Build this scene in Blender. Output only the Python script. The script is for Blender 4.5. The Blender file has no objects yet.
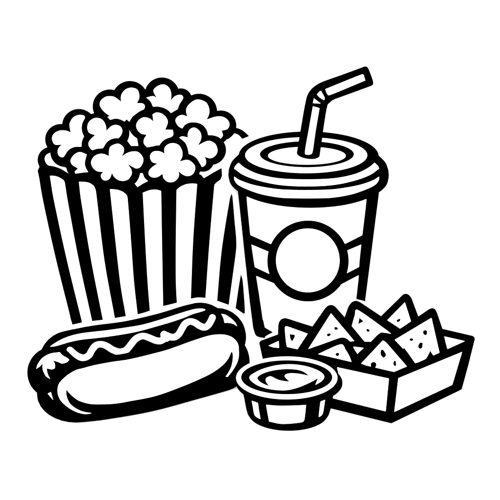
import bpy, bmesh, math, random
from mathutils import Vector, Matrix
from mathutils.bvhtree import BVHTree
from mathutils.geometry import delaunay_2d_cdt
random.seed(7)
S = bpy.context.scene
COL = S.collection

# ------------------------------------------------------------------ materials
def material(name, col, rough, noise=0.0, scale=60.0, bump=0.0, spec=0.3):
    m = bpy.data.materials.new(name); m.use_nodes = True
    nt = m.node_tree; b = nt.nodes['Principled BSDF']
    b.inputs['Base Color'].default_value = (*col, 1)
    b.inputs['Roughness'].default_value = rough
    b.inputs['Specular IOR Level'].default_value = spec
    if noise or bump:
        tc = nt.nodes.new('ShaderNodeTexCoord'); n = nt.nodes.new('ShaderNodeTexNoise')
        n.inputs['Scale'].default_value = scale; n.inputs['Detail'].default_value = 4
        nt.links.new(tc.outputs['Object'], n.inputs['Vector'])
        if noise:
            r = nt.nodes.new('ShaderNodeValToRGB')
            r.color_ramp.elements[0].color = (*[c * (1 - noise) for c in col], 1)
            r.color_ramp.elements[1].color = (*col, 1)
            nt.links.new(n.outputs['Fac'], r.inputs['Fac'])
            nt.links.new(r.outputs['Color'], b.inputs['Base Color'])
        if bump:
            bp = nt.nodes.new('ShaderNodeBump'); bp.inputs['Strength'].default_value = bump
            bp.inputs['Distance'].default_value = 0.0005
            nt.links.new(n.outputs['Fac'], bp.inputs['Height'])
            nt.links.new(bp.outputs['Normal'], b.inputs['Normal'])
    return m
PAPER  = material('white_paper', (.86, .86, .86), .8, .03, 90, .1)
CORN   = material('white_popcorn', (.86, .86, .86), .9, .03, 220, .2)
BREAD_SHINE  = material('white_bread_and_shine', (.86, .86, .86), .85, .03, 150, .15)
PLAST  = material('white_plastic', (.86, .86, .86), .45, .02, 40)
SAUCE  = material('white_sauce', (.86, .86, .86), .35, .02, 60)
CHIP   = material('white_corn_chip', (.86, .86, .86), .85, .03, 300, .2)
INK    = material('black_ink', (0, 0, 0), 1.0, 0, 0, 0, 0.0)
GROUND = material('white_ground', (.88, .88, .88), .9, .02, 8, 0, 0.1)

# ------------------------------------------------------------------ camera
D, PITCH = 1.8, math.radians(24)
T = Vector((0, .12, .05))
CAM = T + D * Vector((0, -math.cos(PITCH), math.sin(PITCH)))
TAN = .18 / D
cd = bpy.data.cameras.new('camera'); cam = bpy.data.objects.new('camera', cd); COL.objects.link(cam)
cam.location = CAM; cam.rotation_euler = (math.pi / 2 - PITCH, 0, 0)
cd.sensor_fit = 'HORIZONTAL'; cd.angle = 2 * math.atan(TAN); cd.clip_start = .05; cd.clip_end = 200
S.camera = cam
FWD = (T - CAM).normalized(); RIGHT = Vector((1, 0, 0)); UP = RIGHT.cross(FWD)

# photograph -> world: the scale drawing (500 units wide) is read through a known viewpoint
def ray(px, py):
    return (FWD + RIGHT * ((px - 250) / 250 * TAN) + UP * ((250 - py) / 250 * TAN)).normalized()
def at_z(px, py, z):
    d = ray(px, py); return CAM + d * ((z - CAM.z) / d.z)
def at_y(px, py, y):
    d = ray(px, py); return CAM + d * ((y - CAM.y) / d.y)
def at_plane(px, py, p, n):
    d = ray(px, py); return CAM + d * ((p - CAM).dot(n) / d.dot(n))
def mpp(p):                      # metres per drawing unit at a point
    return (p - CAM).dot(FWD) * TAN / 250

# ------------------------------------------------------------------ outlines
def pts(s):
    out = []
    for w in s.split():
        c = w.endswith('*'); x, y = w.rstrip('*').split(',')
        out.append((float(x), float(y), c))
    return out
def curve(s, sharp=False, step=1.0):
    """closed outline; plain points are smooth, points with * are corners"""
    P = pts(s) if isinstance(s, str) else [(p[0], p[1], p[2] if len(p) > 2 else False) for p in s]
    n = len(P); out = []
    for i in range(n):
        a, b, c, d = P[i - 1], P[i], P[(i + 1) % n], P[(i + 2) % n]
        L = math.hypot(c[0] - b[0], c[1] - b[1]); k = max(1, int(L / step))
        cb, cc = sharp or b[2], sharp or c[2]
        m1 = ((c[0] - a[0]) / 2, (c[1] - a[1]) / 2) if not cb else (c[0] - b[0], c[1] - b[1])
        m2 = ((d[0] - b[0]) / 2, (d[1] - b[1]) / 2) if not cc else (c[0] - b[0], c[1] - b[1])
        def lim(m, other):
            l = math.hypot(*m); return m if l <= 1.3 * L or l == 0 else (m[0] * 1.3 * L / l, m[1] * 1.3 * L / l)
        m1, m2 = lim(m1, L), lim(m2, L)
        if cb and cc: m1 = m2 = (c[0] - b[0], c[1] - b[1])
        for j in range(k):
            t = j / k; t2, t3 = t * t, t * t * t
            h = (2 * t3 - 3 * t2 + 1, t3 - 2 * t2 + t, -2 * t3 + 3 * t2, t3 - t2)
            out.append((h[0] * b[0] + h[1] * m1[0] + h[2] * c[0] + h[3] * m2[0],
                        h[0] * b[1] + h[1] * m1[1] + h[2] * c[1] + h[3] * m2[1]))
    return out
def ell(cx, cy, rx, ry, rot=0, n=72):
    o = []
    for i in range(n):
        a = 2 * math.pi * i / n; x, y = rx * math.cos(a), ry * math.sin(a)
        o.append((cx + x * math.cos(rot) - y * math.sin(rot), cy + x * math.sin(rot) + y * math.cos(rot)))
    return o
def dot(cx, cy, r, r2=None, rot=0):
    """a slightly uneven blob"""
    r2 = r2 or r
    return [(cx + (x - cx) * (1 + .12 * math.sin(i * 1.3 + cx)), cy + (y - cy) * (1 + .12 * math.cos(i * .9 + cy)))
            for i, (x, y) in enumerate(ell(cx, cy, r, r2, rot, 14))]
def inside(x, y, P):
    r = False; j = len(P) - 1
    for i in range(len(P)):
        if (P[i][1] > y) != (P[j][1] > y) and x < (P[j][0] - P[i][0]) * (y - P[i][1]) / (P[j][1] - P[i][1]) + P[i][0]:
            r = not r
        j = i
    return r

# ------------------------------------------------------------------ mesh collector
class Part:
    def __init__(self, *mats):
        self.v = []; self.f = []; self.m = []; self.s = []; self.mats = list(mats); self.bvh = None
    def add(self, verts, faces, mat=0, smooth=True):
        o = len(self.v); self.v += [Vector(p) for p in verts]
        for f in faces:
            self.f.append([i + o for i in f]); self.m.append(mat); self.s.append(smooth)
    def freeze(self):                       # body finished: marks now go onto its surface
        self.bvh = BVHTree.FromPolygons(self.v, self.f)
    def hit(self, px, py, cen=None):
        for k in range(40):
            h = self.bvh.ray_cast(CAM, ray(px, py))
            if h[0] is not None: return h[0]
            if cen is None: return None
            px += (cen[0] - px) * .03; py += (cen[1] - py) * .03
        return None
    def mark(self, outline, mat, layer=1, grid=2.5, plane=None, off=.0005, thick=.0005):
        """a thin printed / frosted patch that follows the body's own surface"""
        P = outline; n = len(P)
        xs = [p[0] for p in P]; ys = [p[1] for p in P]
        cen = (sum(xs) / n, sum(ys) / n)
        co = [Vector(p[:2]) for p in P]
        if plane is None:
            x = min(xs) + grid / 2
            while x < max(xs):
                y = min(ys) + grid / 2
                while y < max(ys):
                    if inside(x, y, P) and min((x - a) ** 2 + (y - b) ** 2 for a, b in zip(xs, ys)) > (grid * .45) ** 2:
                        co.append(Vector((x, y)))
                    y += grid
                x += grid
        ov, oe, of, a, b, c = delaunay_2d_cdt(co, [(i, (i + 1) % n) for i in range(n)], [], 1, 1e-5)
        V = []
        for p in ov:
            if plane is not None: q = at_plane(p.x, p.y, *plane)
            else:
                q = self.hit(p.x, p.y, cen)
                if q is None: return
            V.append(q + (CAM - q).normalized() * off * layer)
        F = []
        for f in of:
            f = list(f)
            nrm = (V[f[1]] - V[f[0]]).cross(V[f[2]] - V[f[0]])
            if nrm.dot(CAM - V[f[0]]) < 0: f.reverse()
            F.append(f)
        # skirt: closes the patch down to the surface it lies on
        cnt = {}
        for f in F:
            for i in range(3): cnt[(f[i], f[(i + 1) % 3])] = 1
        base = {}
        for (i, j) in list(cnt):
            if (j, i) not in cnt:
                for k in (i, j):
                    if k not in base:
                        base[k] = len(V); V.append(V[k] - (CAM - V[k]).normalized() * thick)
                F.append([j, i, base[i], base[j]])
        self.add(V, F, mat, False)
    def build(self, name, parent=None):
        me = bpy.data.meshes.new(name)
        org = Vector((0, 0, 0))
        me.from_pydata([tuple(p) for p in self.v], [], self.f)
        for m in self.mats: me.materials.append(m)
        for i, p in enumerate(me.polygons):
            p.material_index = self.m[i]; p.use_smooth = self.s[i]
        me.update()
        o = bpy.data.objects.new(name, me); COL.objects.link(o)
        if parent is not None:
            o.parent = parent; o.matrix_parent_inverse = Matrix.Translation(-parent.location)
        return o

def sphere(p, c, r, mat=0, sub=4, sq=(1, 1, 1)):
    bm = bmesh.new(); bmesh.ops.create_icosphere(bm, subdivisions=sub, radius=1)
    bm.verts.index_update()
    p.add([c + Vector((v.co.x * r * sq[0], v.co.y * r * sq[1], v.co.z * r * sq[2])) for v in bm.verts],
          [[v.index for v in f.verts] for f in bm.faces], mat)
    bm.free()
def lathe(p, rings, mat=0, sy=1.0, n=128, cap=(True, True), smooth=True):
    """rings: (centre Vector, radius)"""
    V = []; F = []
    for c, r in rings:
        for i in range(n):
            a = 2 * math.pi * i / n
            V.append(c + Vector((r * math.cos(a), r * sy * math.sin(a), 0)))
    for k in range(len(rings) - 1):
        for i in range(n):
            j = (i + 1) % n
            F.append([k * n + i, k * n + j, (k + 1) * n + j, (k + 1) * n + i])
    if cap[0]: F.append(list(range(n))[::-1])
    if cap[1]: F.append([(len(rings) - 1) * n + i for i in range(n)])
    p.add(V, F, mat, smooth)
def spline3(P, k=10):
    out = []
    for i in range(len(P) - 1):
        a = P[max(i - 1, 0)]; b = P[i]; c = P[i + 1]; d = P[min(i + 2, len(P) - 1)]
        for j in range(k):
            t = j / k
            out.append(tuple(.5 * (2 * q + (r - p_) * t + (2 * p_ - 5 * q + 4 * r - s) * t * t + (3 * q - p_ - 3 * r + s) * t ** 3)
                             for p_, q, r, s in zip(a, b, c, d)))
    out.append(tuple(P[-1])); return out
def tube(p, path, mat=0, n=40, round_ends=True, sq=1.0, cap=1.0):
    """path: (x,y,z,r) list, round cross-section, hemispherical ends"""
    P = [(Vector(q[:3]), q[3]) for q in path]
    if round_ends:
        t0 = (P[0][0] - P[1][0]).normalized(); t1 = (P[-1][0] - P[-2][0]).normalized()
        A = [(P[0][0] + t0 * P[0][1] * cap * math.sin(a), max(P[0][1] * math.cos(a), 1e-5)) for a in [math.radians(x) for x in (89.9, 80, 70, 60, 50, 40, 30, 20, 10)]]
        B = [(P[-1][0] + t1 * P[-1][1] * math.sin(a), max(P[-1][1] * math.cos(a), 1e-5)) for a in [math.radians(x) for x in (10, 20, 30, 40, 50, 60, 70, 80, 89.9)]]
        P = A + P + B
    V = []; F = []; u = None
    for i, (c, r) in enumerate(P):
        t = (P[min(i + 1, len(P) - 1)][0] - P[max(i - 1, 0)][0]).normalized()
        if u is None:
            u = t.cross(Vector((0, 0, 1)));  u = u if u.length > .1 else t.cross(Vector((0, 1, 0)))
        u = (u - t * u.dot(t)).normalized(); w = t.cross(u)
        for k in range(n):
            a = 2 * math.pi * k / n
            V.append(c + u * r * math.cos(a) + w * r * sq * math.sin(a))
    for i in range(len(P) - 1):
        for k in range(n):
            F.append([i * n + k, i * n + (k + 1) % n, (i + 1) * n + (k + 1) % n, (i + 1) * n + k])
    F.append(list(range(n))[::-1]); F.append([(len(P) - 1) * n + k for k in range(n)])
    p.add(V, F, mat)
def slab(p, outline, plane, thick, mat=0, edge=None):
    """a plate with the given outline on a plane, with a real thickness behind it"""
    n = len(outline); pn = plane[1] if plane[1].dot(CAM - plane[0]) > 0 else -plane[1]
    A = [at_plane(x, y, *plane) for x, y in outline]; B = [q - pn * thick for q in A]
    c = Vector((0, 0)); area = sum(outline[i - 1][0] * outline[i][1] - outline[i][0] * outline[i - 1][1] for i in range(n))
    F = [list(range(n)), list(range(n, 2 * n))[::-1]]
    F += [[i, n + i, n + (i + 1) % n, (i + 1) % n] for i in range(n)]
    if area > 0: F = [f[::-1] for f in F]
    p.add(A + B, F[:2], mat, False)
    p.add(A + B, F[2:], mat if edge is None else edge, False)

def tag(o, label, cat, group=None):
    o['label'] = label; o['category'] = cat
    if group: o['group'] = group
    return o
def thing(name, loc, label, cat, group=None):
    o = bpy.data.objects.new(name, None); COL.objects.link(o); o.location = loc; o.empty_display_size = .02
    return tag(o, label, cat, group)

# ------------------------------------------------------------------ ground
g = Part(GROUND); g.add([(-30, -30, 0), (30, -30, 0), (30, 30, 0), (-30, 30, 0)], [[0, 1, 2, 3]])
g.build('ground')['kind'] = 'structure'

# ------------------------------------------------------------------ popcorn bucket
YF = at_z(140, 333, 0).y                      # front wall
YB = YF + .052                                # back wall
t = thing('popcorn_bucket', (at_z(140, 333, 0).x, YF + .026, 0),
          'tall black and white striped popcorn bucket standing behind the hot dog', 'popcorn bucket')
FP = (Vector((0, YF, 0)), Vector((0, -1, 0)))
rim_top = [(38, 171), (38.6, 168.6), (41, 167), (50, 166.4), (60, 169.2), (69, 174.4), (75, 174.4), (84, 173.2), (92, 173), (97, 175.5), (101, 181), (106, 183), (118, 183.2),
           (128, 182.6), (133.6, 184.4), (137.5, 188.4), (142, 184.8), (148, 181.8), (153, 179.6), (160, 180.4), (164, 183.4), (176, 183.6), (181, 180.4), (188, 178), (195, 174.6), (200.6, 175.4), (203.8, 179), (213, 173.4), (221.8, 168.6)]
flare = [(222, 176), (220.4, 179.6), (216.6, 182.4), (214.4, 185)]
w = Part(PAPER, INK)
front = rim_top + flare + [(209.7, 240), (206, 298), (203, 336), (75, 336), (72.3, 324.8), (56, 260), (42.8, 200)]
CORNERS = {(38, 171), (203.8, 179), (221.8, 168.6), (214.4, 185), (205.6, 298), (206, 298), (203, 336), (75, 336), (190.7, 298.8), (197, 184), (176.7, 190),
           (177, 302.8), (163, 306.2), (161, 191), (142.9, 192.8), (150, 310.8), (137.5, 314.5), (110, 189.2), (126, 316.3), (114.7, 318.2),
           (79, 181.8), (103, 320), (92, 321.2), (50, 175.8), (82.3, 322.6), (72.3, 324.8), (222, 176)}
def flow(P): return curve([(x, y, (x, y) in CORNERS) for x, y in P])
slab(w, flow(front), FP, .0015, 0, 1)
# side and back walls
fl_t = at_y(39, 170, YF + .0016); fl_b = at_y(75, 336, YF + .0016); fl_t.z -= .001; fl_b.z = .0005
fr_t = at_y(214.2, 183, YF + .0016); fr_b = at_y(203, 336, YF + .0016); fr_b.z = .0005
YR = YF + .033
br_t = at_y(246.5, 139, YR); br_b = at_y(247, 318, YR); br_b.z = .0005
bl_t = at_y(39.2, 160, YB); bl_b = at_y(76, 318, YB); bl_b.z = .0005
def wall(a, b, c, d, th, mat=0):
    nrm = (b - a).cross(c - a).normalized() * th
    V = [a, b, c, d] + [q + nrm for q in (a, b, c, d)]
    Q = [[0, 1, 2, 3], [7, 6, 5, 4], [0, 4, 5, 1], [1, 5, 6, 2], [2, 6, 7, 3], [3, 7, 4, 0]]
    w.add(V, [t_ for q in Q for t_ in ((q[0], q[1], q[2]), (q[0], q[2], q[3]))], mat, False)
wall(fr_t, fr_b, br_b, br_t, -.0012); wall(br_t, br_b, bl_b, bl_t, -.0012); wall(bl_t, bl_b, fl_b, fl_t, -.0012, 1)
wall(fl_b, fr_b, br_b, bl_b, .001)
# printed stripes of the front
comb = rim_top + flare + [
    (209.7, 240), (205.6, 298), (198, 297.6), (190.7, 298.8),
    (193, 240), (197, 184), (192, 183.6), (186, 184.4), (180.5, 186.8), (176.7, 190), (176, 240), (176, 280), (177, 302.8), (170, 304.6), (163, 306.2),
    (161.8, 240), (161, 191), (156, 189.8), (150, 190.2), (142.9, 192.8), (145.3, 240), (147.6, 280), (150, 310.8), (144, 312.8), (137.5, 314.5),
    (133.7, 280), (130.8, 240), (127.3, 197), (126, 194.6), (122.5, 191.8), (117, 189.8), (110, 189.2), (120, 280), (126, 316.3), (114.7, 318.2),
    (104.2, 260), (96, 193), (94.6, 187.6), (92, 184.6), (88, 182.6), (84, 182), (79, 181.8), (81.2, 200), (91.2, 260), (103, 320), (92, 321.2),
    (78.6, 260), (67.4, 200), (64.4, 181.8), (62, 179.2), (58, 177), (54, 176), (50, 175.8), (54, 200), (67, 260), (82.3, 322.6), (72.3, 324.8),
    (56, 260), (42.8, 200)]
w.mark(flow(comb), 1, 1, plane=FP, off=.0004, thick=.0004)
# the left corner stripe wraps on to the side wall
LN = (bl_t - fl_t).cross(fl_b - fl_t).normalized()
k1, k2 = (fl_t * .8 + bl_t * .2), (fl_b * .8 + bl_b * .2); sh = (LN if LN.x < 0 else -LN) * .0010
e = (fl_b - fl_t) * .069
w.add([fl_t + sh, k1 + sh, k2 - e + sh, fl_b - e + sh, fl_t + sh * .7, k1 + sh * .7, k2 - e + sh * .7, fl_b - e + sh * .7],
      [[0, 1, 2, 3], [7, 6, 5, 4], [0, 4, 5, 1], [1, 5, 6, 2], [2, 6, 7, 3], [3, 7, 4, 0]], 1, False)
# stripes of the right-hand side
RN = (fr_b - fr_t).cross(br_b - fr_t).normalized()
RN = RN if RN.x > 0 else -RN
w.freeze()
for s in ('231.5,193.4* 232.6,197 234.6,220 236.4,240 236,252 228.8,305* 217,300.8* 221.6,250 229.7,199',
          '240.9,274* 242.8,281 244.8,306 245,314.8* 235.5,308.2* 238.6,287'):
    w.mark(curve(s), 1, 1, grid=2, off=.0005)
w.build('striped_wall', t)
r = Part(INK)
BP = (Vector((0, YR, 0)), Vector((0, -1, 0)))
slab(r, curve('226,128* 231,128 236.8,128.6 242.8,131.2 248.8,136.4* 242.2,139* 238.4,135 234.4,133.6 231,135 229,139* 224,137*'), BP, .0015)
o = r.build('back_rim', t); o['label'] = 'black curved edge of the bucket behind the heap'
f = Part(PAPER)
zz = at_y(140, 196, YF).z
f.add([(fl_t.x + .012, YF + .003, zz), (fr_t.x - .002, YF + .003, zz), (br_t.x - .002, YR - .002, zz), (bl_t.x + .002, YB - .002, zz)], [[0, 1, 2, 3]])
f.build('popcorn_bed', t)

# ------------------------------------------------------------------ popcorn pieces
KERNELS = [
 # depth behind the front wall, lobes (x,y,r), white patches, label
 (.044, '130,98.5,18 110,106.5,17.5 138,107,12 121,112,13 128,120,9',
  ['113.2,96.6 106.6,96.6 101.8,99.6 99.8,103.8 101.2,108 104.8,112.2 110.2,116.2* 107,117* 109,120.2* 115,118.6 119.8,119.2 124.6,121.4* 126.6,119.2* 129.4,121.6* 133,116.4 139,111.6 143.8,109.2* 144.8,106.4 142.8,103.6 136.6,103.2* 139,98.4 138.8,93 136.6,89.2 131.2,87.8 125.8,89.4 122,93.6 121,97.8 121.4,102* 117.4,99'],
  'large popcorn piece at the upper left of the heap, two round humps on its outline'),
 (.047, '162,94.5,17.5 181,99,11 154,102,11.5 168,105,12 177,110,10',
  ['162,84.6 156.6,86.8 153.6,91 157.2,98.4* 153,96.2 146.4,97.6* 150.6,101.4 153,106.6* 159,106.6 165,109 170.6,113.2* 177.6,109* 179.4,104.2 183,98.2 181.8,95.4 178.8,95 174.6,96.6 170.4,101* 171.2,95.2 169.8,89.2 166.2,85.4'],
  'topmost popcorn piece of the heap, three upright lobes, highest point of the bucket'),
 (.036, '199,111.5,18.3 221,125.5,15.5 184,123,13 207,126,13 218,133,11 181,132,9',
  ['198.6,99.6 193.2,101.2 187.8,106 186.2,110.8 187.6,116.7* 181.8,115 177,117.4 175.6,121 178.2,125.8 182.1,128.4* 186,124 192.6,122.2 200.4,124.6 205.8,130 207.8,134.8* 213,136 220.2,139.2* 222.8,135.4 221.4,130.6* 227.4,128.8 229.4,124 226.8,119.2 221.4,116.6 214.8,117 206.4,119.8* 209,113.8 208.8,107.8 205.8,102.4'],
  'large popcorn piece at the upper right of the heap, nearest the cup lid'),
 (.035, '79,125.5,17 61,139.5,16 65,152.5,14.8 76,138,14',
  ['84.8,116.8 79.4,115 73.4,117.4 70,122.8 69.8,127 71,132.6* 66.2,130.8 60.2,130.6 54.8,133 52.2,137.2 53,142 55.6,144.6 62,144.4* 58.4,148.6 57.8,152.8 59.6,156.2 62.6,157.2 64.4,155.8 68,150.4 74,147 81.4,146.6* 81.8,141.4 84,136* 81.8,130 82,124'],
  'popcorn piece on the far left shoulder of the heap, above the bucket corner'),
 (.049, '51,160,13.5 58,167,11 66,172,9 51.5,166,10',
  ['50.6,152.6* 46.4,155 44.8,158.6 46.4,163.4 50,166 59,168.6 68.6,174* 66.8,168.8 65,167 59.6,165 54.8,161.6 51.8,156.8'],
  'lowest popcorn piece on the left, mostly hidden, tucked in the bucket corner'),
 (.025, '97,128,15.5 115,133.5,14.5 95,143,12 106,140,12',
  ['95.3,135.1* 89.8,140.4 88.6,144.6 90.4,148.4 92.8,150 96.4,148.8 102.8,148.2* 106.6,143.4 112.6,139.6 118.6,138* 121,135 122.2,130.8 120.4,126.6 115.6,125 110.8,126.6 106.4,131.2* 105.6,125.4 103,120.6 98.8,118.2 94,118.4 89.2,121.8 87.4,127.2 89.2,132.6'],
  'popcorn piece between the far left piece and the five-lobed left clover, two upper lobes'),
 (.030, '158,123,16.5 144,127,15.5 152,140,13.5 168,134,10 134,141,10 144,148,9',
  ['153.6,121.8* 152.6,114.4* 156.6,112.6 162,113.8 166.4,118 167.6,122.8 165,129.8* 172.8,129.8* 173.2,134.6 171,137 163.2,140.6 159.6,145.2* 147,147.2* 144,143.6 144,139.4 146.8,134.6* 141,133.4 137.2,129.2 136.4,124.4 139.2,119.8 144,117.4 149.4,118.6',
   '128.8,129.4* 132.5,135 137,138.6* 138.2,145.8* 131.2,145.8* 125.8,138.6*'],
  'popcorn piece in the middle of the heap, below the topmost piece'),
 (.024, '194.5,135.5,13.5 211,150,15.2 203,161,11 186,142,10 196,149,12',
  ['195,127.8 190.2,129.2 188,133.4 188,137.6* 182.4,136.4 179.4,137.6* 185.4,143 187.8,149 189,155* 196,158 199.6,162.8 202,167* 205,165.2 206,161 204.6,156.6* 210.4,158.2 215.2,155.6 217.4,150.8 215.8,144.8 211.6,141.6 206.8,141.2 197.8,145.6* 201,138.8 200.2,132.2 '],
  'popcorn piece at the right edge of the heap, resting above the right rim'),
 (.018, '79,161.5,14.5 84,168,9 75,168,8.5',
  ['80,152.2 74.6,154.4 70.8,159.8 72.2,164.6 78.2,168.4* 74.6,171.8* 76,174.2* 88.4,172.6* 85.4,167 84.8,162.2 86.6,154.4*'],
  'small half-hidden popcorn piece left of the five-lobed left clover, on the rim'),
 (.0115, '116.5,151,13.2 99,162,13.6 106,173,12 122,172,14 134,161,14 117,163,12 131,175,9.5',
  ['116.8,143.8 110.8,146.4 109.2,150.6 109,156.4* 104.2,154.2 99.4,154 94,156.6 91.2,162 92.8,167.4 97,171 103.6,172* 101,175.2 102.4,179.2 106,180.4 109.6,178.4 112,172.8* 114.4,177 118.6,180 123.4,180.8 128.2,179.2 131.6,174 131,169.2 127,163.2* 131.8,166.2 136.6,168.4 140.8,166.4 143.2,160.8 142,156 137.8,152 132.4,151.6 127,153.2 121.4,157* 123.6,151.8 123.4,147.6 120.4,144.6'],
  'five-lobed clover-shaped popcorn piece on the left of the front row'),
 (.0115, '173,152,15.2 158,157,12 155,170,12.5 171,173,14 186,168,14.5 169,163,12 142,180,9',
  ['172.2,143.2 166.8,145.2 164.4,149 164.8,153.8* 159.6,151.4 153.6,151.6 150.4,155 150.6,159.2 153,162.4 157.8,163.4* 151.8,167.6 148.8,171.8 149.4,175.4 153,177.4 157.8,176.8 162.6,173.6* 163.8,178.4 168,181.8 173.4,181.8 177.6,178.4 179,174.2 177.8,170.4* 183,174.6 187.8,176 192.6,174.2 195,169.4 194.4,165.2 190.2,161 186,160 179.6,161.6* 182.2,156.2 181.8,150.2 178.2,144.8',
   '138.2,173.4* 142.6,173.2* 144.4,177.8 148,181.2* 142,184.2 137.5,187* 134.2,183* 136.6,178.8'],
  'five-lobed clover-shaped popcorn piece on the right of the front row'),
]
for dep, lobes, whites, label in KERNELS:
    k = Part(INK, CORN)
    for q in lobes.split():
        x, y, rr = map(float, q.split(','))
        c = at_y(x, y, YF + dep + .001 * math.sin(x + y)); sphere(k, c, rr * mpp(c), 0, 4, (1, .85, 1))
    k.freeze()
    for s in whites: k.mark(curve(s, step=.7), 1, 1, grid=1.6, off=.0006, thick=.0008)
    tag(k.build('popcorn_piece'), label, 'popcorn', 'popcorn pieces heaped in the bucket')

# ------------------------------------------------------------------ drink cup
CB = at_z(307, 331, 0)                        # axis of the cup on the ground
CX = CB.x
def cpt(row):                                 # point of the axis that appears at this row
    p = at_y(307, row, CB.y); return Vector((CX, CB.y, p.z))
def cring(rpx, row):
    c = cpt(row); return (c, rpx * mpp(c))
def lean(rows): return rows
t = thing('drink_cup', CB, 'tall white lidded drink cup with a blank round emblem, behind the chip tray', 'drink cup')
b = Part(PAPER, INK)
body_rows = [(331.6, 50.5), (330, 52.2), (327, 53.4), (302, 57), (260, 62), (220, 66.6), (193, 69.8), (180, 71)]
rings = [cring(rp, row) for row, rp in body_rows]
rings[0] = (Vector((CX, CB.y, .0004)), rings[0][1])
lathe(b, rings, 0, n=160); b.freeze()
prof = [(c.z, r) for c, r in rings]
def rad(z):
    for (z0, r0), (z1, r1) in zip(prof, prof[1:]):
        if z0 <= z <= z1: return r0 + (r1 - r0) * (z - z0) / (z1 - z0)
    return prof[-1][1] if z > prof[-1][0] else prof[0][1]
def side_strip(inner, z_lo_in, z_lo_out):
    th = []
    for x, y in inner:
        h = b.hit(x, y); th.append((h.z, math.atan2(h.y - CB.y, h.x - CX) % (2 * math.pi)))
    th.sort()
    def ti(z):
        if z <= th[0][0]: return th[0][1]
        for (z0, a0), (z1, a1) in zip(th, th[1:]):
            if z <= z1: return a0 + (a1 - a0) * (z - z0) / (z1 - z0)
        return th[-1][1]
    zt = prof[-1][0]; n, m = 36, 24; V = []; F = []
    left = th[0][1] < 1.5 * math.pi
    for lev in (.0004, -.0003):
        for i in range(n + 1):
            for j in range(m + 1):
                s = j / m; zl = z_lo_in + (z_lo_out - z_lo_in) * min(1, s * (3.0 if left else 2.2))
                z = zl + (zt - zl) * i / n
                a0 = ti(z); sil = math.pi if left else 2 * math.pi
                a1 = sil + (sil - a0) * .9
                a = a0 + (a1 - a0) * s; r = rad(z) + lev
                V.append((CX + r * math.cos(a), CB.y + r * math.sin(a), z))
    W = m + 1; N = (n + 1) * W
    for i in range(n):
        for j in range(m):
            q = [i * W + j, i * W + j + 1, (i + 1) * W + j + 1, (i + 1) * W + j]
            F.append(q); F.append([N + v for v in q[::-1]])
    for i in range(n):
        F.append([i * W, (i + 1) * W, N + (i + 1) * W, N + i * W]); F.append([i * W + m, N + i * W + m, N + (i + 1) * W + m, (i + 1) * W + m])
    for j in range(m):
        F.append([j, N + j, N + j + 1, j + 1]); F.append([n * W + j, n * W + j + 1, N + n * W + j + 1, N + n * W + j])
    b.add(V, F, 1, False)
side_strip([(246.8, 198), (250.4, 235.7), (252.2, 250), (254, 262), (258.9, 293), (263.9, 325.6)], .0062, .0010)
side_strip([(366.6, 197), (362, 237), (359.5, 260), (358.3, 280), (356.3, 297.8)], cpt(284).z, cpt(299.5).z)
b.mark(curve('253.6,318* 256,330 258.6,335.4 262,337.6 264.2,337.2 267.4,335.2 273,332.3* 264.8,327.4* 263.2,320*'), 1, 2, grid=1.5)
# printed sleeve lines
for s in ('247.5,233.8* 270,243.7* 276,246* 272,253.2* 267.4,251.3* 250.4,244.1*', '252.5,266* 269.5,274* 275,283.8* 254.8,275.4*',
          '365,233.8* 344.5,244.1* 347.4,250.5* 364.4,243.2*', '361.6,265.6* 346.5,273.4* 341,284.6* 361,274*'):
    b.mark(curve(s), 1, 1)
b.build('cup_wall', t)
e = Part(INK, PAPER)
e.bvh = b.bvh
e.mark(ell(308, 261, 40.8, 40.6), 0, 2, off=.0005, thick=.0008)
e.mark(ell(307.8, 260.4, 31.7, 31.8), 1, 3, off=.0005, thick=.0005)
o = e.build('round_emblem', t); o['label'] = 'blank white disc with a thick black ring'
# lid
l = Part(INK, PLAST)
lid = [(70, 183.4), (74, 181.2), (77.4, 179.6), (79.6, 178), (80.3, 174.5), (80, 171), (78.8, 167.4), (75.4, 164), (71.2, 161), (70, 158), (70, 155.1)]
rings = [cring(a, q) for a, q in lid]
el = math.atan2(CAM.z - rings[-1][0].z, CB.y - CAM.y)
SY = 24.3 / (70 * math.sin(el))
lathe(l, rings, 0, SY, n=192)
l.freeze()
def mir(s, c=306.6):
    P = pts(s); return P + [(2 * c - x, y, k) for x, y, k in P[::-1]]
def ring_mark(p, outer, inner, mat, layer):
    p.mark(outer, mat, layer)
l.mark(ell(306.2, 155.2, 61, 17.9), 1, 1)
l.mark(ell(306.9, 154.2, 47.1, 13.1), 0, 2)
l.mark(ell(306.9, 155.7, 38.8, 8.9), 1, 3)
def band(up, lo):
    U = pts(up); Lw = pts(lo)
    P = U + [(613.2 - x, y, k) for x, y, k in U[::-1]]
    Q = Lw + [(613.2 - x, y, k) for x, y, k in Lw[::-1]]
    return curve(P + Q[::-1])
l.mark(band('234.2,168.6* 235.4,165.8 238.6,162.8* 245.4,168.2 258,174 276,178 295,179.3', '234.2,168.6* 243.6,175 258,180.3 276,184.3 295,186'), 1, 1, grid=1.3, off=.0008, thick=.001)
l.mark(band('234.2,176.7* 240,180.3 254.4,185.2 276,189 295,190.1', '234.6,180.3 238.2,184.8 247.2,189.3 261.6,194.2 279.6,197.4 295,198.1'), 1, 1, grid=1.3, off=.0008, thick=.001)
l.build('lid', t)

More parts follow.
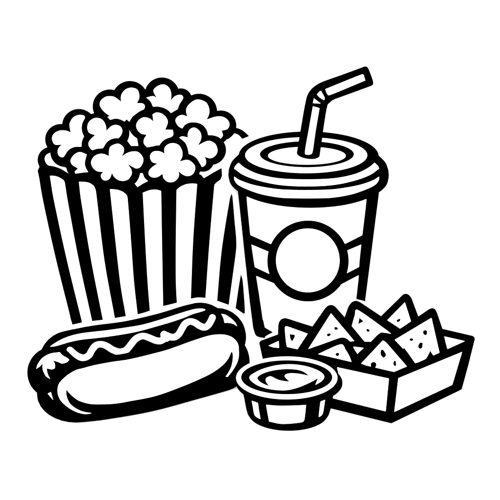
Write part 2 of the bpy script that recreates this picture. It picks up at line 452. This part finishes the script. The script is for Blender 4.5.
# straw: stands in the lid
st = Part(INK, PLAST)
sp = spline3([(308.2, 154.5, 11.6), (310.3, 141, 11.5), (313.2, 122, 11.3), (316, 106, 11.2), (318.4, 98.3, 11.4), (323.4, 93.6, 11.2), (330, 90, 10.5), (345, 84.6, 10.4), (357, 80.2, 10.4), (367.6, 76.3, 10.4)], 8) + [(368.8, 75.86, 10.2), (369.8, 75.5, 9.6), (370.5, 75.24, 8.4)]
path = []
for x, y, rp in sp:
    p = at_y(x, y, CB.y - .002); path.append((*p, rp * mpp(p)))
tube(st, path, 0, 40, False); st.freeze()
for s in ('313,106.4* 319.4,108.2* 315.5,131 312.2,152.6 309,154.6 305,153.2 309,129', '314,98.5* 320.5,103.5* 313,103*',
          '317,94.5* 320.5,91 322,93 324.6,98 324,100* 320,97.6', '325.4,89.2* 362.2,74.4 363.6,75.4 365.2,80.4* 329.2,95.1 327,93.3'):
    st.mark(curve(s, step=.6), 1, 1, grid=1.5)
tag(st.build('drinking_straw'), 'white bendy straw with black outline standing in the drink cup lid', 'straw')

# ------------------------------------------------------------------ hot dog
def px_tube(P, z=None):
    out = []
    for q in spline3(P, 12):
        c = at_z(q[0], q[1], q[3] if z is None else z); out.append((*c, q[2] * mpp(c)))
    return out
base = at_z(140, 405, 0)
hd = thing('hot_dog', base, 'plump hot dog with a wavy mustard line, lying in front of the popcorn bucket', 'hot dog')
fb = Part(INK, BREAD_SHINE)
tube(fb, px_tube([(80, 391.4, 31), (102, 388.6, 31.2), (145, 381, 31.2), (190, 369.5, 30.6), (219.4, 361.5, 30.3)], .0223), 0, 72, cap=1.4)
fb.freeze()
fb.mark(curve('76.4,370 68,374.8 60.8,381.4 58,386.8 58,394 61.4,401.2 68,407.2 74,410.8 79,412.8 85.6,414 91.4,413.2* 82,411.4 74.8,407.8 70,403.8 67.4,399 66.2,394.6 66.2,389.2* 70.4,394 75,398 80,401 90.4,403.8 103.6,404.1 115.6,403.4 130,401 156,395.7 182,386.4 200,378.8 212,372.8 221.6,366 227.6,359.4 231.4,351.4* 232.6,352.6 233,357.6 231.8,365.4 228.8,372 225.8,376.6* 227.6,376.8* 232.4,370.8 236.6,363.6 238.6,357 238.7,349.8 238.2,345 236,340.8 231.2,336.8 224,334.7 215.6,334.7 207.2,336.2 191.6,341.2 170,349 156,353 130,359.3 112,362 94,365.4 82,368.6'), 1, 1, grid=2.5)  # crescents left out of the white are painted shading on the bun
fb.mark(curve('47.8,393.6* 50.8,392.2* 53,399.8*'), 1, 1, grid=1.5)
o = fb.build('bun_half', hd); o['label'] = 'front bun half with a large white side'
zs = .0295
sa = Part(INK, BREAD_SHINE)  # the white slot paints the sausage's highlights
tube(sa, px_tube([(53.2, 372.5, 26, .0352), (72, 369.5, 25, .0312), (105, 363.5, 24.2, .0297), (140, 356, 23.6, zs), (178, 346.5, 25, zs), (200, 341, 27.6, zs), (217, 337, 29.2, zs)]), 0, 64)
sa.freeze()
sa.mark(curve('36.4,368.6* 38,363.8 42.8,357.8 50,353.8 59.6,352.2* 62.6,355.4 66.8,357.8 69.2,359.8* 66.8,362.2 62,363.4 58.4,362 53,360.2* 54.8,364.4 54.6,368 51.8,369.2 46.4,368.2* 47.6,374 50,378.8* 45.8,375.8 42.8,369.2 42.8,363.2* 39.2,366.8'), 1, 1, grid=1.6)  # painted highlight on the left tip
sa.mark(curve('221.4,313.8* 225.8,315 231.2,318.6 235.4,322.8 237,326.2* 233.6,324 228.8,322.8 224.6,322.8* 223.4,318'), 1, 1, grid=1.6)  # painted glint on the right end
sa.build('sausage', hd)
bb = Part(INK, BREAD_SHINE)
tube(bb, px_tube([(70, 361.5, 31), (95, 356, 30.6), (130, 351.2, 30.6), (165, 343, 30.4), (190, 335, 30), (200, 333, 30.6)], .0223), 0, 72)
bb.freeze()
bb.mark(curve('48.2,348.2* 53.6,344 62,339.2 71.6,335.6 82,333.3 94,331.8 106,330.5 130,327 144,324.4 162,319.2 180,313.3 194,309.3 201.2,308.6 205,309.4 205.2,310.6 194,313.6 184.4,317.5 170,322.4 162,324.7 144,329.8 130,333 106,336.8 82,339.5 70.4,341.8 60.8,344.6'), 1, 1, grid=1.8)
o = bb.build('bun_half', hd); o['label'] = 'rear bun half showing as a narrow white strip'
mu = Part(SAUCE)
def mustard(s, rp):
    out = []
    for q in spline3([(float(a), float(c)) for a, c in (w_.split(',') for w_ in s.split())], 6):
        h = sa.hit(q[0], q[1])
        if h is None: continue
        out.append((*(h + (CAM - h).normalized() * .0012), rp * mpp(h)))
    tube(mu, out, 0, 20)
mustard('70,350.2 76.6,355.6 83.2,357.9 88.8,355.4 92,350 95.8,345.6 101,344.5 106.4,346 112.6,349.8 119.4,352 126,350.2 130.6,345 135,339.6 139.6,336.9 144.4,336.4 150,338.2 156,340.6 161,340.8 166,337.8 170,337.2 175,337 179,333.8 182,328.6 185,324 189.8,321.7 194.6,322.6 200,326 204.6,327.3 208.4,325 211.2,320.4 212.4,317.6', 3.35)
mustard('163.6,334.6 164.2,337.2 166.5,338.6', 3.2); mustard('164,333.8 168.4,335.8 172.6,337.2', 2.9)
mu.build('mustard', hd)

# ------------------------------------------------------------------ sauce cup
SB = at_z(288.3, 414.6, 0); s0 = mpp(SB)
el = math.atan2(CAM.z - .02, SB.y - CAM.y)
RIMZ = (at_y(288.3, 379.2, SB.y)).z
sc = thing('sauce_cup', SB, 'small round dip cup with a white rim in front of the chip tray', 'sauce cup')
b = Part(INK, PLAST)
SYS = 21.4 / (50.6 * math.sin(el))
def sring(rp, zf, dx=0.0, row=0.0):
    return (Vector((SB.x + dx * s0, SB.y - row * s0 / math.sin(el), RIMZ * zf)), rp * s0)
lathe(b, [sring(37.5, .012), sring(39.6, .03), sring(41.2, .1), sring(42.4, .22), sring(44.2, .5), sring(46.2, .76),
          sring(50.6, .86, .4), sring(53, .9, .7), sring(53.2, .93, .5), sring(51.4, .965, -.6), sring(49, .975, -1.4)], 0, SYS, n=160, cap=(True, False))
b.freeze()
for s in ('251.8,400.8* 257.8,403* 259,411 260.4,419* 256,416.6 254.2,413.6 253,407', '266.2,404.8* 278.2,405.8 295,405.6 306,405* 304.2,419.6 302,422 290,423.5 280,423.6 269.2,421.4* 267.6,413',
          '320.6,401.6* 325,399.8* 323,412.4 321.4,415.4 318.8,417* 319.6,409'):
    b.mark(curve(s, step=.7), 1, 1, grid=1.0, off=.0009, thick=.0012)
b.build('cup_wall', sc)
r = Part(PLAST, INK)
def ez(cx, cy, rx, ry, z, n=96):
    return [at_z(x, y, z) for x, y in ell(cx, cy, rx, ry, 0, n)]
n = 96
zr = RIMZ
E1, E2 = ez(286.8, 377.9, 50.6, 21.4, zr), ez(286.7, 377.3, 45.7, 17.1, zr + .0003)
E1b, E2b = [p - Vector((0, 0, .0022)) for p in E1], [p - Vector((0, 0, .0010)) for p in E2]
V = E1 + E2 + E1b + E2b; F = []
for i in range(n):
    j = (i + 1) % n
    F += [[i, j, n + j, n + i], [2 * n + i, 2 * n + j, j, i], [n + i, n + j, 3 * n + j, 3 * n + i], [3 * n + i, 3 * n + j, 2 * n + j, 2 * n + i]]
r.add(V, F[0::4], 0, False); r.add(V, F[1::4] + F[2::4] + F[3::4], 1, False)
r.build('rim', sc)
r = Part(INK, SAUCE)
r.add(ez(286.7, 377.2, 47.6, 18.6, zr - .0008), [list(range(96))], 0, False)
r.freeze()
r.mark(curve('285,390.2 297,387.8 309,382.9 318.2,378* 315.4,384.8* 321,381.6 324,378 323.4,374.4 317.4,370.2 306.6,366.4 294.6,364.5 284,364.5 273,366 261,369.6 252,374.4 249.4,377.4 251.4,381 258.6,385.8 270.6,389.2'), 1, 1, grid=2)
r.mark(curve('285,369 273,370.4 263.4,373.2 257.4,377.4 259.8,381.6 265.2,384.6 269,385.9* 265.8,381 266.4,378 270,376.2 273,377.2 277.8,379.6 283.8,381 289.8,381.6* 286.2,378.4 284.6,376 286,374.2 291,373.2 299.4,373.8 309,375.8* 304.2,372 297,369.6'), 0, 2, grid=2)
o = r.build('dipping_sauce', sc); o['label'] = 'white sauce with black swirl marks'

# ------------------------------------------------------------------ chip tray
Bf, Br, Bl = at_z(391.4, 424, 0), at_z(460.6, 390.6, 0), at_z(272, 394.5, 0)
Bk = Bl + Br - Bf
Tf, Tr, Tl = at_z(395.8, 374.8, .036), at_z(471.4, 340.4, .036), at_z(262.4, 343.4, .022)
Tk = at_y(345, 323, (Tl + Tr - Tf).y)
M1 = Tr.lerp(Tk, .32); M1 = at_y(431, 329.6, M1.y)       # the far sides sag between their ends
M2 = Tl.lerp(Tk, .25); M2 = at_y(281, 336.6, M2.y)
ct = thing('chip_tray', (Bf + Bk) / 2, 'open cardboard tray with black edges, full of triangular chips', 'food tray')
tr = Part(INK, PAPER)
for q in (Bf, Br, Bk, Bl): q.z = .0004
top = [Tf, Tr, M1, Tk, M2, Tl]; bot = [Bf, Br, Br.lerp(Bk, .32), Bk, Bl.lerp(Bk, .25), Bl]
mid_t = sum((Tf, Tr, Tk, Tl), Vector()) / 4; mid_b = sum((Bf, Br, Bk, Bl), Vector()) / 4
K = 10
oT = []; oB = []
for i in range(6):
    for k in range(K):
        oT.append(top[i].lerp(top[(i + 1) % 6], k / K)); oB.append(bot[i].lerp(bot[(i + 1) % 6], k / K))
N = len(oT)
iT = [q + (mid_t - q).normalized() * .0022 for q in oT]
iB = [q + (mid_b - q).normalized() * .0022 + Vector((0, 0, .0012)) for q in oB]
H = 6; rows = []
for h in range(H + 1): rows.append([p.lerp(q, h / H) for p, q in zip(oB, oT)])
for h in range(H + 1): rows.append([p.lerp(q, h / H) for p, q in zip(iT, iB)])
V = [q for r_ in rows for q in r_]
F = [list(range(N))[::-1], [(len(rows) - 1) * N + i for i in range(N)]]
for h in range(len(rows) - 1):
    for i in range(N):
        j = (i + 1) % N; F.append([h * N + i, h * N + j, (h + 1) * N + j, (h + 1) * N + i])
tr.add(V, F, 0, False)
TU = Tr + Vector((0, 0, .0010))
lips = [(Tf, Tr, .0014), (TU, M1, .0024), (M1, Tk, .0022), (Tk, M2, .0022), (M2, Tl, .0022), (Tl, Tf, .0016)]
for p, q, rr in lips: tube(tr, [(*p, rr), (*((p + q) / 2), rr), (*q, rr)], 0, 12)       # folded lip
for p, q in ((Bf, Tf), (Br, Tr), (Bl, Tl)):
    p = p + Vector((0, 0, .0014)); tube(tr, [(*p, .0010), (*((p + q) / 2), .0018), (*q, .0022)], 0, 12)
tr.freeze()
tr.mark(curve('337.2,367.3* 388.8,378.6* 385.6,411.2* 330,397.5* 334,392 338,384 338.8,376'), 1, 1, grid=3, off=.0006)
tr.mark(curve('398.4,378.2* 462,352* 452.2,384.8* 394.4,411.8*'), 1, 1, grid=3, off=.0006)
tr.mark(curve('444,336.4* 465.8,341.4* 447.6,349.6*'), 1, 1, plane=(tr.hit(452, 340.5), Vector((-.7, -1, .35)).normalized()), off=.0035, thick=.0025)
tr.mark(curve('268.6,345.7* 278.6,341* 279,347.9* 273,347.2*'), 1, 1, plane=(tr.hit(275.5, 344.6), Vector((-.35, -1, .35)).normalized()), off=.0025, thick=.0025)
tr.build('cardboard_tray', ct)

YT = Tf.y
CHIPS = [
 # offset behind the tray's front corner, outline, white face, dots, label
 (.086, '378.5,319* 398.5,299.3* 400.6,297.2 404,294.3 408,294.4 411.4,297.8 412.6,300.6* 419,318* 415,345* 390,345*',
  '404.8,302.4* 387,320.6* 391.8,325.4* 398.6,329.4* 411,321.6*', [dot(398.6, 320.4, 1.9, 1.3, -.6)],
  'small tortilla chip at the back of the tray with one dot, peak highest of all'),
 (.072, '344,320* 347.2,310.4* 348.6,306.8 351.8,302.6 356,301 359.6,302.2 362,303.6* 381.2,316.4* 399.6,328.6* 393,350* 360,358* 345,335*',
  '357.2,309.8 354.8,315.8 351.8,326* 364.4,341.6* 371.2,341.6* 380.4,333.4 384.2,332.6 391,333.8* 386.6,330.2',
  [curve('359.4,318* 363.2,321.2* 358.4,324*'), dot(368, 330.4, 1.7, 1.2, .4)],
  'broad five-sided tortilla chip right of the centre peak, with a three-cornered speck'),
 (.055, '350,342.5* 368,343.6* 364,358* 358,372* 349,366*', '352.8,346.6* 364.8,348* 358.2,355*', [],
  'tiny plain bit of tortilla chip showing between the larger chips'),
 (.066, '277.8,338* 278.2,326* 279,322.6 281.2,319.6 285,318.4 288,319* 313,327* 322,334* 306,372* 284,372*',
  '285,327.4 286.8,326.4 308.4,334* 297,351.2* 288.4,351.2* 286.2,342.4', [curve('289.8,334.4* 294.6,335* 294.4,337 292.2,341* 290.6,338.8')],
  'leftmost tortilla chip in the tray, square-topped with one wedge-shaped speck'),
 (.060, '331,305.2 327.6,306.2 325,308.8 323.4,311* 312.6,326.6* 296,352* 300,370* 352,370* 366.4,344* 345,318* 338,309.8* 334.6,306.4',
  '331,313.4* 307.8,349.8* 309,350.4 324,345 339.6,340 345,340 349.2,341.4 354.2,341*', [dot(336, 328.4, 1.8, 1.4, .5), dot(328.8, 334.8, 1.9, 1.3, -.2)],
  'tall pointed tortilla chip left of centre with two small dots'),
 (.050, '298,353* 322,344.6 339.6,338.3 344,338 348.2,340 353,346 360,368* 345,374* 298,364*',
  '317.4,354.4* 340.8,344.4 345.6,350 349.2,356 351.6,362.2* 336,359.6', [dot(337.4, 354.4, 1.7, 1.4)],
  'low tortilla chip behind the dip cup with a single dot'),
 (.046, '392,334.6* 418.6,316.6* 427.4,310.6* 430,309 433,308.4 435.6,309.8 437.2,312.8* 442.5,328.5* 447.8,352* 446,366* 414,376* 406,362*',
  '431.4,318* 394.8,339.8* 402.6,348.8* 404.4,348* 408.6,353.6 415.2,363.2* 420,361.5 425.8,358.6 430.2,350.6* 434.2,355.6 439.4,352.6*',
  [dot(425.2, 332.6, 1.9, 2.5), dot(420.6, 345.6, 1.9, 3.2, .3), dot(411.4, 339.6, 1.7, 1.4)],
  'large tortilla chip on the right with three dots and a notched lower edge'),
 (.026, '383,332.8 378.6,334.4 372,341 354,359.5 362,372* 394,382* 416,368* 411,358 390.5,336',
  '382.8,340.6* 361.2,363.6* 369.6,366.4 375,367.6 393.2,372.2* 406.8,366.4* 385.8,342.4',
  [dot(383, 353.6, 2.2, 3.6, -.45), dot(394.8, 363.4, 1.3, 2.6), dot(373.4, 365.2, 2.6, 3.2)],
  'frontmost tortilla chip at the tray corner with three dots'),
]
for dy, outl, face, dots, label in CHIPS:
    c = Part(INK, CHIP)
    nrm = Vector((0, -1, .28)).normalized()
    pl = (Vector((0, YT + dy, .03)), nrm)
    slab(c, curve(outl), pl, .0016)
    c.mark(curve(face), 1, 1, plane=pl, off=.0004, thick=.0004)
    for d in dots:
        mx, my = sum(q[0] for q in d) / len(d), sum(q[1] for q in d) / len(d)
        c.mark([(mx + (q[0] - mx) * 1.14, my + (q[1] - my) * 1.14) for q in d], 0, 2, plane=pl, off=.0004, thick=.0004)
    tag(c.build('tortilla_chip'), label, 'tortilla chip', 'tortilla chips standing in the tray')

# ------------------------------------------------------------------ light: bright white studio, exposed for white
wd = bpy.data.worlds.new('World'); S.world = wd; wd.use_nodes = True
bg = wd.node_tree.nodes['Background']; bg.inputs['Color'].default_value = (1, 1, 1, 1); bg.inputs['Strength'].default_value = .95
ld = bpy.data.lights.new('softbox', 'AREA'); ld.shape = 'RECTANGLE'; ld.size = .9; ld.size_y = .5; ld.energy = 180
lo = bpy.data.objects.new('softbox', ld); COL.objects.link(lo); lo.location = (0, -2.65, 1.42)
lo.rotation_euler = (Vector((0, .1, 0)) - lo.location).to_track_quat('-Z', 'Y').to_euler()
vs = S.view_settings; vs.view_transform = 'Standard'; vs.look = 'None'; vs.exposure = .75; vs.gamma = 1
S.display_settings.display_device = 'sRGB'
